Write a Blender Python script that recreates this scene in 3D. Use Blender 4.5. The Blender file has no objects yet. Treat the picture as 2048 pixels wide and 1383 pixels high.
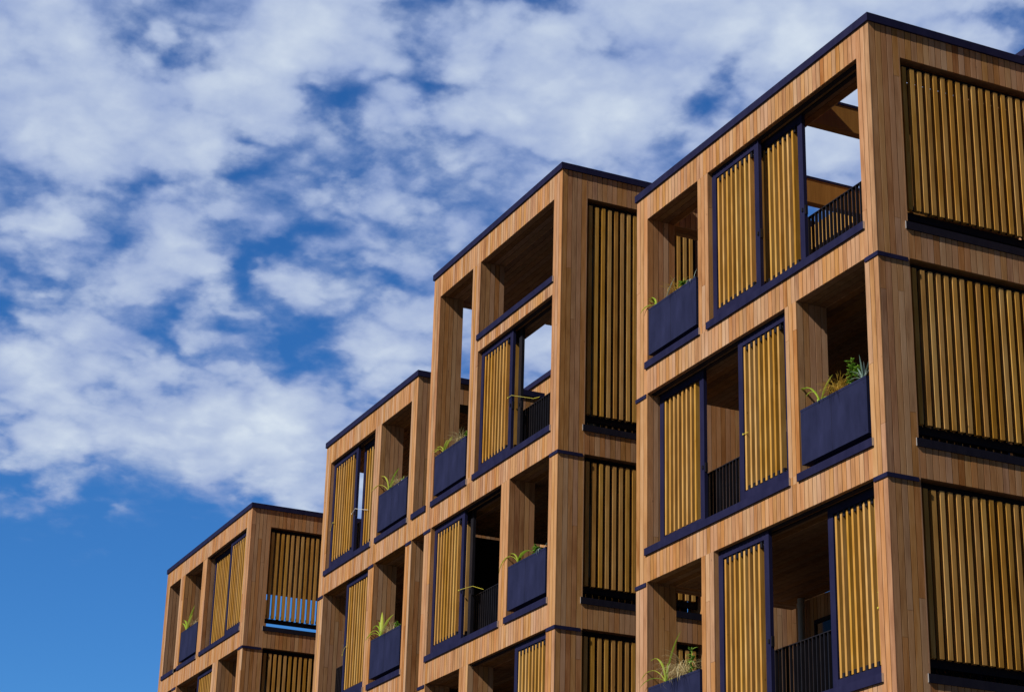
import bpy, math, random
from mathutils import Vector, Matrix
random.seed(7)
S = bpy.context.scene
COL = S.collection
rad = math.radians

# ---------------------------------------------------------------- camera
cam = bpy.data.cameras.new('camera'); co = bpy.data.objects.new('camera', cam); COL.objects.link(co)
cam.sensor_width = 36; cam.lens = 71.876; cam.clip_start = .5; cam.clip_end = 5000
RT = ((0.42720833, 0.90381194, 0.02484002), (0.31946799, -0.17659135, 0.93099715), (-0.84583287, 0.38979415, 0.36418028))
CP = (16.17148582, -14.38647885, -10.93428321)
co.matrix_world = Matrix(((RT[0][0], RT[1][0], -RT[2][0], CP[0]), (RT[0][1], RT[1][1], -RT[2][1], CP[1]),
                          (RT[0][2], RT[1][2], -RT[2][2], CP[2]), (0, 0, 0, 1)))
S.camera = co
S.view_settings.view_transform = 'Standard'; S.view_settings.look = 'None'
S.view_settings.exposure = 0.0; S.view_settings.gamma = 1.0
S.render.engine = 'CYCLES'
S.cycles.max_bounces = 6

# ---------------------------------------------------------------- sun and sky
SUN = Vector((0.20, -1.0, 0.80)).normalized()
sl = bpy.data.lights.new('sun', 'SUN'); so = bpy.data.objects.new('sun', sl); COL.objects.link(so)
sl.energy = 5.0; sl.angle = rad(.5); sl.color = (1.0, .935, .85)
so.rotation_euler = SUN.to_track_quat('Z', 'Y').to_euler()

W = bpy.data.worlds.new('World'); S.world = W; W.use_nodes = True
nt = W.node_tree; nt.nodes.clear()
def N(t, **k):
    n = nt.nodes.new(t)
    for a, b in k.items(): setattr(n, a, b)
    return n
def link(a, b): nt.links.new(a, b)
def M(op, a, b=None, c=None, clamp=False):
    n = N('ShaderNodeMath', operation=op); n.use_clamp = clamp
    for i, v in enumerate((a, b, c)):
        if v is None: continue
        if isinstance(v, (int, float)): n.inputs[i].default_value = v
        else: link(v, n.inputs[i])
    return n.outputs[0]
sky = N('ShaderNodeTexSky', sky_type='NISHITA'); sky.sun_disc = False
sky.sun_elevation = math.asin(SUN.z); sky.sun_rotation = math.atan2(SUN.x, SUN.y)
sky.altitude = 300; sky.air_density = 1.0; sky.dust_density = .05; sky.ozone_density = 3.0
tc = N('ShaderNodeTexCoord'); nz = N('ShaderNodeVectorMath', operation='NORMALIZE'); link(tc.outputs['Generated'], nz.inputs[0])
D = nz.outputs[0]
sep = N('ShaderNodeSeparateXYZ'); link(D, sep.inputs[0])
# cloud banks over the part of the sky west of the building: (x, y, z) direction, size, amount
BL = [(-0.879,0.165,0.448,0.0465,1.1),(-0.864,0.144,0.483,0.0269,.8),(-0.867,0.205,0.455,0.0293,0.7),(-0.835,0.258,0.486,0.0465,1.1),(-0.818,0.287,0.499,0.0293,0.5),(-0.849,0.241,0.469,0.0269,0.7),(-0.795,0.356,0.491,0.0318,0.8),(-0.787,0.393,0.475,0.0416,1.1),(-0.812,0.373,0.449,0.0293,.9),(-0.781,0.414,0.467,0.022,0.6),(-0.852,0.282,0.44,0.022,0.7),(-0.835,0.306,0.457,0.0196,0.6),(-0.829,0.324,0.456,0.0147,0.6),(-0.836,0.35,0.422,0.0245,0.5),(-0.901,0.215,0.376,0.0196,0.8),(-0.886,0.231,0.402,0.0196,0.6),(-0.897,0.172,0.407,0.0196,0.6),(-0.915,0.164,0.368,0.0171,0.5),(-0.916,0.192,0.351,0.0293,0.7),(-0.926,0.175,0.334,0.0245,0.7),(-0.917,0.245,0.315,0.0318,0.9),(-0.902,0.293,0.316,0.0269,0.9),(-0.889,0.324,0.325,0.022,0.8),(-0.933,0.186,0.307,0.0245,0.7),(-0.927,0.225,0.299,0.0245,0.4),(-0.91,0.287,0.299,0.0196,0.3),(-0.87,0.335,0.362,0.022,1.0),(-0.87,0.313,0.382,0.0196,0.4),(-0.894,0.261,0.364,0.022,0.5),(-0.737,0.448,0.506,0.0489,0.9),(-0.714,0.489,0.5,0.0391,0.8),(-0.68,0.536,0.5,0.0489,0.9),(-0.757,0.418,0.503,0.0293,0.7),(-0.878,0.28,0.389,0.0196,0.35),(-0.854,0.341,0.392,0.0171,0.5),(-0.852,0.204,0.483,0.0098,-1.0),(-0.84,0.276,0.467,0.0147,-1.2),(-0.816,0.331,0.474,0.0135,-1.1),(-0.894,0.158,0.419,0.0196,-0.9),(-0.903,0.185,0.389,0.0196,-0.6),(-0.91,0.201,0.364,0.0147,-0.8),(-0.867,0.274,0.415,0.0171,-0.5),(-0.86,0.305,0.408,0.0147,-0.7),(-0.877,0.266,0.401,0.0147,-0.5),(-0.903,0.24,0.356,0.0196,-0.7),(-0.901,0.262,0.346,0.0147,-0.5),(-0.886,0.306,0.349,0.0147,-1.0),(-0.771,0.442,0.458,0.0269,-0.9),(-0.757,0.445,0.479,0.0171,-0.6),(-0.771,0.379,0.512,0.0098,-0.8),(-0.807,0.324,0.494,0.0098,-0.5),(-0.948,0.199,0.246,0.0636,-1.6),(-0.922,0.289,0.26,0.0391,-1.2),(-0.95,0.149,0.276,0.0293,-0.8),(-0.945,0.253,0.209,0.0489,-1.2),(-0.961,0.188,0.204,0.0147,0.6),(-0.738,0.503,0.45,0.0318,1.1),(-0.841,0.403,0.363,0.0269,1.0),(-0.851,0.367,0.375,0.0196,0.8),(-0.927,0.211,0.31,0.0367,0.7),(-0.911,0.261,0.318,0.0293,0.7),(-0.897,0.312,0.313,0.0269,0.8),(-0.906,0.295,0.305,0.0220,0.5),(-0.798,0.407,0.445,0.0220,0.7),(-0.907,0.159,0.39,0.0147,0.4),(-0.878,0.296,0.376,0.0269,0.5),(-0.829,0.341,0.444,0.0147,0.4),(-0.883,0.175,0.436,0.0367,0.5),(-0.699,0.521,0.49,0.0367,0.5),(-0.88,0.256,0.4,0.0147,-0.5),(-0.883,0.282,0.375,0.0122,-0.5),(-0.901,0.205,0.382,0.0147,-0.6),(-0.895,0.227,0.384,0.0098,-0.4),(-0.903,0.224,0.366,0.0122,-0.5),(-0.873,0.315,0.373,0.0147,-0.6),(-0.908,0.232,0.349,0.0122,-0.5),(-0.884,0.299,0.36,0.0147,-0.6),(-0.782,0.44,0.441,0.0171,-0.5),(-0.859,0.184,0.478,0.0122,-0.5),(-0.86,0.157,0.485,0.0073,-0.4),(-0.822,0.373,0.429,0.0220,0.5),(-0.903,0.305,0.303,0.0196,0.5),(-0.921,0.247,0.301,0.0196,0.4),(-0.935,0.196,0.294,0.0196,0.3),(-0.836,0.383,0.394,0.0293,0.6),(-0.875,0.358,0.326,0.0245,0.6),(-0.936,0.181,0.302,0.0269,0.7),(-0.93,0.213,0.298,0.0220,0.6),(-0.925,0.195,0.326,0.0293,0.4),(-0.913,0.238,0.33,0.0245,0.4),(-0.901,0.282,0.329,0.0269,0.5),(-0.916,0.271,0.296,0.0171,0.5),(-0.896,0.328,0.299,0.0171,0.5)]
# gently warp the direction so that no bank has a round outline
wn = N('ShaderNodeTexNoise'); wn.inputs['Scale'].default_value = 22; wn.inputs['Detail'].default_value = 5; link(D, wn.inputs['Vector'])
ws = N('ShaderNodeVectorMath', operation='SUBTRACT'); link(wn.outputs['Color'], ws.inputs[0]); ws.inputs[1].default_value = (.5, .5, .5)
wm = N('ShaderNodeVectorMath', operation='MULTIPLY_ADD'); link(ws.outputs[0], wm.inputs[0]); wm.inputs[1].default_value = (.05, .05, .05); link(D, wm.inputs[2])
acc = None
for x, y, z, r, a in BL:
    if a < 0 and z > .3: a *= .62
    dn = N('ShaderNodeVectorMath', operation='DISTANCE'); link(wm.outputs[0], dn.inputs[0]); dn.inputs[1].default_value = (x, y, z)
    q = M('MULTIPLY', dn.outputs['Value'], 1 / (r * 1.05)); q = M('MULTIPLY', q, q); g = M('POWER', math.exp(-1), q)
    acc = M('MULTIPLY_ADD', g, a, acc if acc is not None else 0.0)
# cloud sheet seen in perspective: divide by height
den = M('ADD', sep.outputs['Z'], .25)
cx = M('DIVIDE', sep.outputs['X'], den); cy = M('DIVIDE', sep.outputs['Y'], den)
cb = N('ShaderNodeCombineXYZ'); link(cx, cb.inputs[0]); link(cy, cb.inputs[1])
def noise(scale, det, rough, vec, off=0.0, dist=0.0):
    n = N('ShaderNodeTexNoise'); n.inputs['Scale'].default_value = scale; n.inputs['Detail'].default_value = det
    n.inputs['Roughness'].default_value = rough; n.inputs['Distortion'].default_value = dist
    mp = N('ShaderNodeMapping'); mp.inputs['Location'].default_value = (off, off * .7, 0); link(vec, mp.inputs['Vector']); link(mp.outputs[0], n.inputs['Vector'])
    return n.outputs['Fac']
n1 = noise(9.0, 9, .58, cb.outputs[0], 3.1, .2)
n2 = noise(46, 5, .6, cb.outputs[0], 8.3)
n3 = noise(14, 5, .5, cb.outputs[0], 1.7)
vo = N('ShaderNodeTexVoronoi', feature='SMOOTH_F1'); vo.inputs['Scale'].default_value = 17; vo.inputs['Smoothness'].default_value = .45; vo.inputs['Detail'].default_value = 1.5
vn = N('ShaderNodeTexNoise'); vn.inputs['Scale'].default_value = 16; vn.inputs['Detail'].default_value = 5; link(cb.outputs[0], vn.inputs['Vector'])
vm = N('ShaderNodeVectorMath', operation='MULTIPLY_ADD'); link(vn.outputs['Color'], vm.inputs[0]); vm.inputs[1].default_value = (.10, .10, .10); link(cb.outputs[0], vm.inputs[2]); link(vm.outputs[0], vo.inputs['Vector'])
puff = M('SUBTRACT', .45, vo.outputs['Distance'])
t = M('MULTIPLY', M('SUBTRACT', n1, .5), 2.9)
t = M('ADD', t, M('MULTIPLY', puff, 1.9))
t = M('ADD', t, M('MULTIPLY', M('SUBTRACT', n2, .5), .75))
t = M('ADD', t, M('MULTIPLY', acc, .66)); t = M('ADD', t, .64)
# clouds thinned away from the view direction, shaped to lower the ambient light
wd = N('ShaderNodeVectorMath', operation='DISTANCE'); link(D, wd.inputs[0]); wd.inputs[1].default_value = (-.846, .39, .364)
wr = N('ShaderNodeMapRange', interpolation_type='SMOOTHSTEP'); link(wd.outputs['Value'], wr.inputs['Value']); wr.inputs['From Min'].default_value = .35; wr.inputs['From Max'].default_value = .9
t = M('SUBTRACT', t, M('MULTIPLY', wr.outputs[0], 1.6))
mr = N('ShaderNodeMapRange', interpolation_type='SMOOTHERSTEP'); link(t, mr.inputs['Value'])
mr.inputs['From Min'].default_value = -.85; mr.inputs['From Max'].default_value = .95
mask = mr.outputs[0]
# below the lowest bank the sky is clear
lowr = N('ShaderNodeMapRange', interpolation_type='SMOOTHSTEP'); link(M('ADD', sep.outputs['Z'], M('MULTIPLY', M('SUBTRACT', n1, .5), .10)), lowr.inputs['Value'])
lowr.inputs['From Min'].default_value = .255; lowr.inputs['From Max'].default_value = .305
mask = M('MULTIPLY', mask, lowr.outputs[0])
# blue of the clear sky: dimmed away from the view direction to weaken ambient light
hs = N('ShaderNodeHueSaturation'); hs.inputs['Saturation'].default_value = 1.22; hs.inputs['Value'].default_value = 1.0; link(sky.outputs[0], hs.inputs['Color'])
tint = N('ShaderNodeMix', data_type='RGBA', blend_type='MULTIPLY'); tint.inputs['Factor'].default_value = 1
link(hs.outputs[0], tint.inputs['A']); tint.inputs['B'].default_value = (.46, .80, 1.12, 1)
bs = N('ShaderNodeBackground'); wf = N('ShaderNodeVectorMath', operation='SCALE'); link(tint.outputs['Result'], wf.inputs[0]); link(M('SUBTRACT', 1.0, M('MULTIPLY', wr.outputs[0], .82)), wf.inputs['Scale'])
link(wf.outputs[0], bs.inputs['Color']); bs.inputs['Strength'].default_value = .107
# clouds: sunlit tops near white, thinner parts lilac grey
mc = N('ShaderNodeMix', data_type='RGBA'); 
fr = N('ShaderNodeMapRange'); link(M('ADD', t, M('MULTIPLY', M('SUBTRACT', n3, .5), 3.4)), fr.inputs['Value']); fr.inputs['From Min'].default_value = -.1; fr.inputs['From Max'].default_value = 2.9
link(fr.outputs[0], mc.inputs['Factor'])
mc.inputs['A'].default_value = (.30, .40, .68, 1); mc.inputs['B'].default_value = (.70, .79, .90, 1)
bc = N('ShaderNodeBackground'); link(mc.outputs['Result'], bc.inputs['Color']); bc.inputs['Strength'].default_value = .95
mx = N('ShaderNodeMixShader'); link(mask, mx.inputs[0]); link(bs.outputs[0], mx.inputs[1]); link(bc.outputs[0], mx.inputs[2])
wo = N('ShaderNodeOutputWorld'); link(mx.outputs[0], wo.inputs[0])
W.cycles.sampling_method = 'MANUAL'; W.cycles.sample_map_resolution = 512

# ---------------------------------------------------------------- materials
def newmat(name):
    m = bpy.data.materials.new(name); m.use_nodes = True
    t = m.node_tree; b = t.nodes['Principled BSDF']; return m, t, b
def wood(name, dark, mid, light, rough=.55, spec=.35, sv=.26, hv_=.010):
    m, t, b = newmat(name); L = t.links.new; n = t.nodes.new
    at = n('ShaderNodeAttribute'); at.attribute_name = 'board'
    sp = n('ShaderNodeSeparateXYZ'); L(at.outputs['Vector'], sp.inputs[0])
    tcn = n('ShaderNodeTexCoord'); mp = n('ShaderNodeMapping'); mp.inputs['Scale'].default_value = (26, 26, 1.6)
    L(tcn.outputs['Object'], mp.inputs[0])
    ad = n('ShaderNodeVectorMath'); ad.operation = 'MULTIPLY_ADD'; L(at.outputs['Vector'], ad.inputs[0]); ad.inputs[1].default_value = (37, 53, 11); L(mp.outputs[0], ad.inputs[2])
    gr = n('ShaderNodeTexNoise'); gr.inputs['Scale'].default_value = 1.6; gr.inputs['Detail'].default_value = 6; gr.inputs['Distortion'].default_value = .8; L(ad.outputs[0], gr.inputs['Vector'])
    mp2 = n('ShaderNodeMapping'); mp2.inputs['Scale'].default_value = (5, 5, 1.1); L(tcn.outputs['Object'], mp2.inputs[0])
    ad2 = n('ShaderNodeVectorMath'); ad2.operation = 'MULTIPLY_ADD'; L(at.outputs['Vector'], ad2.inputs[0]); ad2.inputs[1].default_value = (17, 91, 29); L(mp2.outputs[0], ad2.inputs[2])
    bl = n('ShaderNodeTexNoise'); bl.inputs['Scale'].default_value = 1.5; bl.inputs['Detail'].default_value = 3; L(ad2.outputs[0], bl.inputs['Vector'])
    def mm(op, a, c):
        x = n('ShaderNodeMath'); x.operation = op
        for i, v in enumerate((a, c)):
            if isinstance(v, (int, float)): x.inputs[i].default_value = v
            else: L(v, x.inputs[i])
        return x.outputs[0]
    f = mm('ADD', mm('MULTIPLY', sp.outputs[0], .38), mm('MULTIPLY', gr.outputs[0], .62))
    f = mm('ADD', f, mm('MULTIPLY', mm('SUBTRACT', bl.outputs[0], .5), .75))
    cr = n('ShaderNodeValToRGB'); e = cr.color_ramp.elements
    e[0].position = .12; e[0].color = (*dark, 1); e[1].position = .88; e[1].color = (*light, 1)
    k = e.new(.5); k.color = (*mid, 1); L(f, cr.inputs[0])
    # board to board: some boards redder, some greyer
    hv = n('ShaderNodeHueSaturation'); L(cr.outputs[0], hv.inputs['Color'])
    L(mm('ADD', mm('MULTIPLY', sp.outputs[1], hv_), .499 - hv_ / 2), hv.inputs['Hue']); L(mm('ADD', mm('MULTIPLY', sp.outputs[2], sv), 1.04 - sv / 2), hv.inputs['Saturation'])
    # sparse knots
    kv = n('ShaderNodeTexVoronoi'); kv.inputs['Scale'].default_value = 2.1; mp3 = n('ShaderNodeMapping'); mp3.inputs['Scale'].default_value = (1.6, 1.6, 1); L(tcn.outputs['Object'], mp3.inputs[0]); L(mp3.outputs[0], kv.inputs['Vector'])
    kr = n('ShaderNodeMapRange'); L(kv.outputs['Distance'], kr.inputs['Value']); kr.inputs['From Min'].default_value = .015; kr.inputs['From Max'].default_value = .05; kr.inputs['To Min'].default_value = .5; kr.inputs['To Max'].default_value = 1
    mk = n('ShaderNodeMix'); mk.data_type = 'RGBA'; mk.blend_type = 'MULTIPLY'; mk.inputs['Factor'].default_value = 1; L(hv.outputs[0], mk.inputs['A']); L(kr.outputs[0], mk.inputs['B'])
    L(mk.outputs['Result'], b.inputs['Base Color'])
    b.inputs['Roughness'].default_value = rough; b.inputs['Specular IOR Level'].default_value = spec
    bp = n('ShaderNodeBump'); bp.inputs['Strength'].default_value = .25; bp.inputs['Distance'].default_value = .003; L(gr.outputs[0], bp.inputs['Height']); L(bp.outputs[0], b.inputs['Normal'])
    return m
def plain(name, c, rough=.5, metal=0, var=.12, scale=9, spec=.5):
    m, t, b = newmat(name); L = t.links.new; n = t.nodes.new
    tcn = n('ShaderNodeTexCoord'); no = n('ShaderNodeTexNoise'); no.inputs['Scale'].default_value = scale; no.inputs['Detail'].default_value = 6; no.inputs['Roughness'].default_value = .65
    mp = n('ShaderNodeMapping'); mp.inputs['Scale'].default_value = (1, 1, .35); L(tcn.outputs['Object'], mp.inputs[0]); L(mp.outputs[0], no.inputs['Vector'])
    cr = n('ShaderNodeValToRGB'); e = cr.color_ramp.elements; e[0].position = .3; e[1].position = .75
    e[0].color = (*[x * (1 - var) for x in c], 1); e[1].color = (*[min(1, x * (1 + var) + .004) for x in c], 1); L(no.outputs[0], cr.inputs[0]); L(cr.outputs[0], b.inputs['Base Color'])
    rr = n('ShaderNodeMapRange'); L(no.outputs[0], rr.inputs['Value']); rr.inputs['To Min'].default_value = rough - .1; rr.inputs['To Max'].default_value = rough + .12; L(rr.outputs[0], b.inputs['Roughness'])
    b.inputs['Metallic'].default_value = metal; b.inputs['Specular IOR Level'].default_value = spec
    return m
CED = wood('cedar_cladding', (.26, .120, .054), (.455, .250, .126), (.56, .350, .205), .6, .10)
SOF = wood('shade_darkened_soffit', (.12, .055, .024), (.24, .125, .058), (.33, .185, .095), .6, .10)  # cladding wood darkened: the shade on downward faces is put into the colour
LAR = wood('golden_slats', (.30, .145, .032), (.50, .275, .078), (.66, .42, .16), .55, .12, .10, .006)
GLU = wood('glulam_beam', (.22, .10, .03), (.32, .16, .045), (.42, .22, .07), .5)
NAVY = plain('navy_coated_metal', (.012, .012, .048), .6, 0, .2, 5, .15)
NAVD = plain('dark_coated_metal', (.009, .008, .018), .6, 0, .10, 9, .15)
PLAN = plain('planter_coating', (.012, .015, .055), .65, 0, .32, 3.5, .2)
BLK = plain('black_rail_metal', (.012, .011, .016), .38)
MEM = plain('black_membrane', (.012, .010, .010), .85)
ALU = plain('bare_aluminium', (.55, .57, .60), .4, .6)
PIPE = plain('galvanised_pipe', (.42, .43, .42), .45, .3)
YEL = plain('yellow_cord', (.62, .55, .05), .6); WHT = plain('white_cord', (.75, .76, .72), .6)
SOIL = plain('potting_soil', (.035, .022, .014), .95, 0, .4)
CONC = plain('concrete', (.16, .155, .15), .8)
def leafmat(name, a, b2, tr=.25):
    m, t, b = newmat(name); L = t.links.new; n = t.nodes.new
    at = n('ShaderNodeAttribute'); at.attribute_name = 'board'; sp = n('ShaderNodeSeparateXYZ'); L(at.outputs['Vector'], sp.inputs[0])
    mi = n('ShaderNodeMix'); mi.data_type = 'RGBA'; L(sp.outputs[0], mi.inputs['Factor']); mi.inputs['A'].default_value = (*a, 1); mi.inputs['B'].default_value = (*b2, 1)
    L(mi.outputs['Result'], b.inputs['Base Color']); b.inputs['Roughness'].default_value = .45
    tb = n('ShaderNodeBsdfTranslucent'); L(mi.outputs['Result'], tb.inputs['Color']); ms = n('ShaderNodeMixShader'); ms.inputs[0].default_value = tr
    L(b.outputs[0], ms.inputs[1]); L(tb.outputs[0], ms.inputs[2]); L(ms.outputs[0], t.nodes['Material Output'].inputs[0])
    return m
LEAF = leafmat('strap_leaf_green', (.30, .52, .04), (.70, .76, .12), .35)
GRAS = leafmat('golden_grass', (.58, .36, .04), (.80, .60, .14))
STRW = leafmat('straw_grass', (.50, .40, .18), (.80, .70, .42))
HERB = leafmat('herb_green', (.07, .20, .02), (.30, .50, .07))
SILV = leafmat('silver_leaf', (.22, .34, .30), (.55, .66, .60))
gm, gt, gb = newmat('window_glass'); gb.inputs['Base Color'].default_value = (.012, .014, .016, 1); gb.inputs['Roughness'].default_value = .04; gb.inputs['IOR'].default_value = 1.6; gb.inputs['Specular IOR Level'].default_value = .6
gn = gt.nodes.new('ShaderNodeTexNoise'); gn.inputs['Scale'].default_value = 1.5; gbp = gt.nodes.new('ShaderNodeBump'); gbp.inputs['Strength'].default_value = .05; gt.links.new(gn.outputs[0], gbp.inputs['Height']); gt.links.new(gbp.outputs[0], gb.inputs['Normal'])
GLS = gm

# ---------------------------------------------------------------- mesh collector
class MB:
    def __init__(s): s.v = []; s.f = []; s.m = []; s.b = []; s.mats = []
    def mi(s, m):
        if m not in s.mats: s.mats.append(m)
        return s.mats.index(m)
    def quad(s, p, m, b): 
        i = len(s.v); s.v += p; s.f.append(tuple(range(i, i + len(p)))); s.m.append(s.mi(m)); s.b.append(b)
    def box(s, x0, x1, y0, y1, z0, z1, m, b=None):
        if x1 < x0: x0, x1 = x1, x0
        if y1 < y0: y0, y1 = y1, y0
        if z1 < z0: z0, z1 = z1, z0
        b = b or (random.random(), random.random(), random.random())
        i = len(s.v); s.v += [(x0, y0, z0), (x1, y0, z0), (x1, y1, z0), (x0, y1, z0), (x0, y0, z1), (x1, y0, z1), (x1, y1, z1), (x0, y1, z1)]
        for q in ((0, 3, 2, 1), (4, 5, 6, 7), (0, 1, 5, 4), (1, 2, 6, 5), (2, 3, 7, 6), (3, 0, 4, 7)):
            s.f.append(tuple(i + k for k in q)); s.m.append(s.mi(m)); s.b.append(b)
    def tube(s, p, q, r, m, seg=10):
        p = Vector(p); q = Vector(q); d = (q - p).normalized(); a = d.orthogonal().normalized(); c = d.cross(a); b = (random.random(),) * 3
        i = len(s.v); k = s.mi(m)
        for o in (p, q):
            for j in range(seg):
                w = 2 * math.pi * j / seg; s.v.append(tuple(o + a * math.cos(w) * r + c * math.sin(w) * r))
        for j in range(seg): s.f.append((i + j, i + (j + 1) % seg, i + seg + (j + 1) % seg, i + seg + j)); s.m.append(k); s.b.append(b)
        s.f.append(tuple(i + j for j in reversed(range(seg)))); s.m.append(k); s.b.append(b)
        s.f.append(tuple(i + seg + j for j in range(seg))); s.m.append(k); s.b.append(b)
    def build(s, name, parent=None, loc=None, smooth=False):
        me = bpy.data.meshes.new(name); off = Vector(loc) if loc else Vector((0, 0, 0))
        me.from_pydata([tuple(Vector(v) - off) for v in s.v], [], s.f)
        for m in s.mats: me.materials.append(m)
        me.polygons.foreach_set('material_index', s.m)
        at = me.attributes.new('board', 'FLOAT_VECTOR', 'FACE'); at.data.foreach_set('vector', [c for b in s.b for c in b])
        if smooth: me.polygons.foreach_set('use_smooth', [True] * len(s.f))
        me.update()
        o = bpy.data.objects.new(name, me); COL.objects.link(o)
        if loc: o.location = loc
        if parent: o.parent = parent
        return o
def tag(o, label=None, cat=None, group=None, kind=None):
    if label: o['label'] = label
    if cat: o['category'] = cat
    if group: o['group'] = group
    if kind: o['kind'] = kind
    return o
def empty(name, loc=(0, 0, 0)):
    o = bpy.data.objects.new(name, None); COL.objects.link(o); o.location = loc; o.empty_display_size = .3; return o

T = .018; GAP = .0105; BW = .098
def rb(): return (min(1, max(0, random.gauss(.5, .25))), random.random(), random.random())
def runs(a, b, w=BW):
    n = max(1, round((b - a) / w)); st = (b - a) / n
    return [(a + i * st + (GAP / 2 if i else 0), a + (i + 1) * st - (GAP / 2 if i < n - 1 else 0)) for i in range(n)]
def clad(mb, x0, x1, y0, y1, z0, z1, faces, m=None, breaks=()):
    """box member with a dark core and real vertical boards on the named faces (F -Y, B +Y, L -X, R +X, D down)"""
    m = m or CED
    cx0 = x0 + (T if 'L' in faces else 0); cx1 = x1 - (T if 'R' in faces else 0)
    cy0 = y0 + (T if 'F' in faces else 0); cy1 = y1 - (T if 'B' in faces else 0); cz0 = z0 + (T if 'D' in faces else 0)
    mb.box(cx0, cx1, cy0, cy1, cz0, z1, MEM)
    zs = [z0] + [z for z in breaks if z0 < z < z1] + [z1]
    for za, zb in zip(zs[:-1], zs[1:]):
        za2 = za + (.002 if za > z0 else 0); zb2 = zb - (.002 if zb < z1 else 0)
        e = .0015
        def cut(lo, hi):
            if hi - lo < 1.4 or random.random() > .35: return [(lo, hi)]
            q = random.uniform(lo + .4, hi - .4); return [(lo, q - .0018), (q + .0018, hi)]
        if 'F' in faces:
            for a, b in runs(x0, x1):
                for lo, hi in cut(za2, zb2): mb.box(a, b, y0 + random.uniform(-.0012, .0008), cy0 - .0004, lo, hi, m, rb())
        if 'B' in faces:
            for a, b in runs(x0, x1): mb.box(a, b, cy1 + .0004, y1, za2, zb2, m, rb())
        if 'R' in faces:
            for a, b in runs(cy0, cy1):
                for lo, hi in cut(za2, zb2): mb.box(cx1 + .0004, x1 - random.uniform(0, .0015), a, b, lo, hi, m, rb())
        if 'L' in faces:
            for a, b in runs(cy0, cy1): mb.box(x0 + e, cx0 - .0004, a, b, za2, zb2, m, rb())
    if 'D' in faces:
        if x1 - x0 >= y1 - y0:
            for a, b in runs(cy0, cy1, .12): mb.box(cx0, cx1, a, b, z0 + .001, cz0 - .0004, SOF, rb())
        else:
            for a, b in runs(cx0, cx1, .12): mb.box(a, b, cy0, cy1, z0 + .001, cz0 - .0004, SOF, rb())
def part_clad(name, root, *a, **k):
    mb = MB(); clad(mb, *a, **k); return mb.build(name, root)
def part_box(name, root, m, *boxes):
    mb = MB()
    for b in boxes:
        n = max(1, round((b[1] - b[0]) / 2.4)) if name in ('window_sill', 'roof_coping') else 1
        k = max(1, round((b[3] - b[2]) / 2.4)) if name in ('side_ledge', 'roof_coping') else 1
        for i in range(n):
            for j in range(k):
                w = (b[1] - b[0]) / n; h = (b[3] - b[2]) / k
                mb.box(b[0] + i * w + (.0015 if i else 0), b[0] + (i + 1) * w - (.0015 if i < n - 1 else 0), b[2] + j * h + (.0015 if j else 0), b[2] + (j + 1) * h - (.0015 if j < k - 1 else 0), b[4], b[5], m)
    return mb.build(name, root)

FD = .5        # depth of the timber frame
def sill(root, L, R, zt=.5, h=.11, y1=FD, ear=True):
    bx = [(L + .002, R - .002, -.032, y1, zt - h, zt)]
    if ear: bx += [(L - .042, L + .0015, -.032, -.003, zt - h, zt), (R - .0015, R + .042, -.032, -.003, zt - h, zt)]
    o = part_box('window_sill', root, NAVY, *bx)
    mb = MB(); mb.box(R + .0425, R + .044, -.031, -.004, zt - h + .002, zt - .002, ALU); mb.build('end_cap', o)
    return o

def shutter(root, x0, x1, y, zb, zt, first=.155, n=8, pitch=.127, bracket=True, fm=None):
    """sliding shutter: navy frame (with handle), golden slats, black brackets"""
    fw = .118; fd = .055
    mb = MB()
    zi0, zi1 = zb + .175, zt - .098
    mb.box(x0, x0 + fw, y, y + fd, zb, zt, fm or NAVY); mb.box(x1 - fw, x1, y, y + fd, zb, zt, fm or NAVY)
    mb.box(x0 + fw, x1 - fw, y + .001, y + fd, zb, zi0, fm or NAVY); mb.box(x0 + fw, x1 - fw, y + .001, y + fd, zi1, zt, fm or NAVY)
    fr = mb.build('shutter', root)
    sm = MB(); bm = sm
    xs = [x0 + first + i * pitch for i in range(n)]
    for x in xs:
        x += random.uniform(-.003, .003); w = .042
        sm.box(x, x + w, y + .004 + random.uniform(-.002, .002), y + .088, zi0 + .012, zi1 - .028 + random.uniform(-.004, .004), LAR, rb())
        if bracket:
            for a, b in ((zi0 + .002, zi0 + .07), (zi1 - .085, zi1 - .004)):
                bm.box(x + w + .0005, x + w + .048, y + .012, y + .08, a, b, BLK)
                bm.box(x + w + .0482, x + w + .0492, y + .038, y + .046, (a + b) / 2 - .004, (a + b) / 2 + .004, ALU)
    sm.build('slats', fr)
    hm = MB(); hz = zb + .93
    hm.box(x1 + .0005, x1 + .018, y + .008, y + .05, hz - .07, hz + .07, BLK); hm.box(x1 - .05, x1 - .02, y - .02, y - .0005, hz - .02, hz + .03, BLK); hm.build('handle', fr)
    return fr
def railing(root, x0, x1, zf, y=.40, top=1.42):
    mb = MB(); zt = zf + top
    mb.box(x0, x1, y - .025, y + .025, zt - .012, zt, BLK); mb.box(x0, x1, y - .012, y + .012, zf + .56, zf + .57, BLK)
    mb.box(x0, x1, y - .008, y + .008, zf + .62, zf + .65, BLK) if False else None
    n = int((x1 - x0) / .092)
    for i in range(n + 1):
        x = x0 + .02 + (x1 - x0 - .04) * i / n
        mb.box(x - .008, x + .008, y - .022, y + .022, zf + .5705, zt - .0125, BLK)
    for f in (.04, .36, .68, .96):
        x = x0 + (x1 - x0) * f; mb.box(x - .018, x + .018, y + .0255, y + .05, zf + .3, zt - .03, BLK)
    return mb.build('railing', root)
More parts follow.
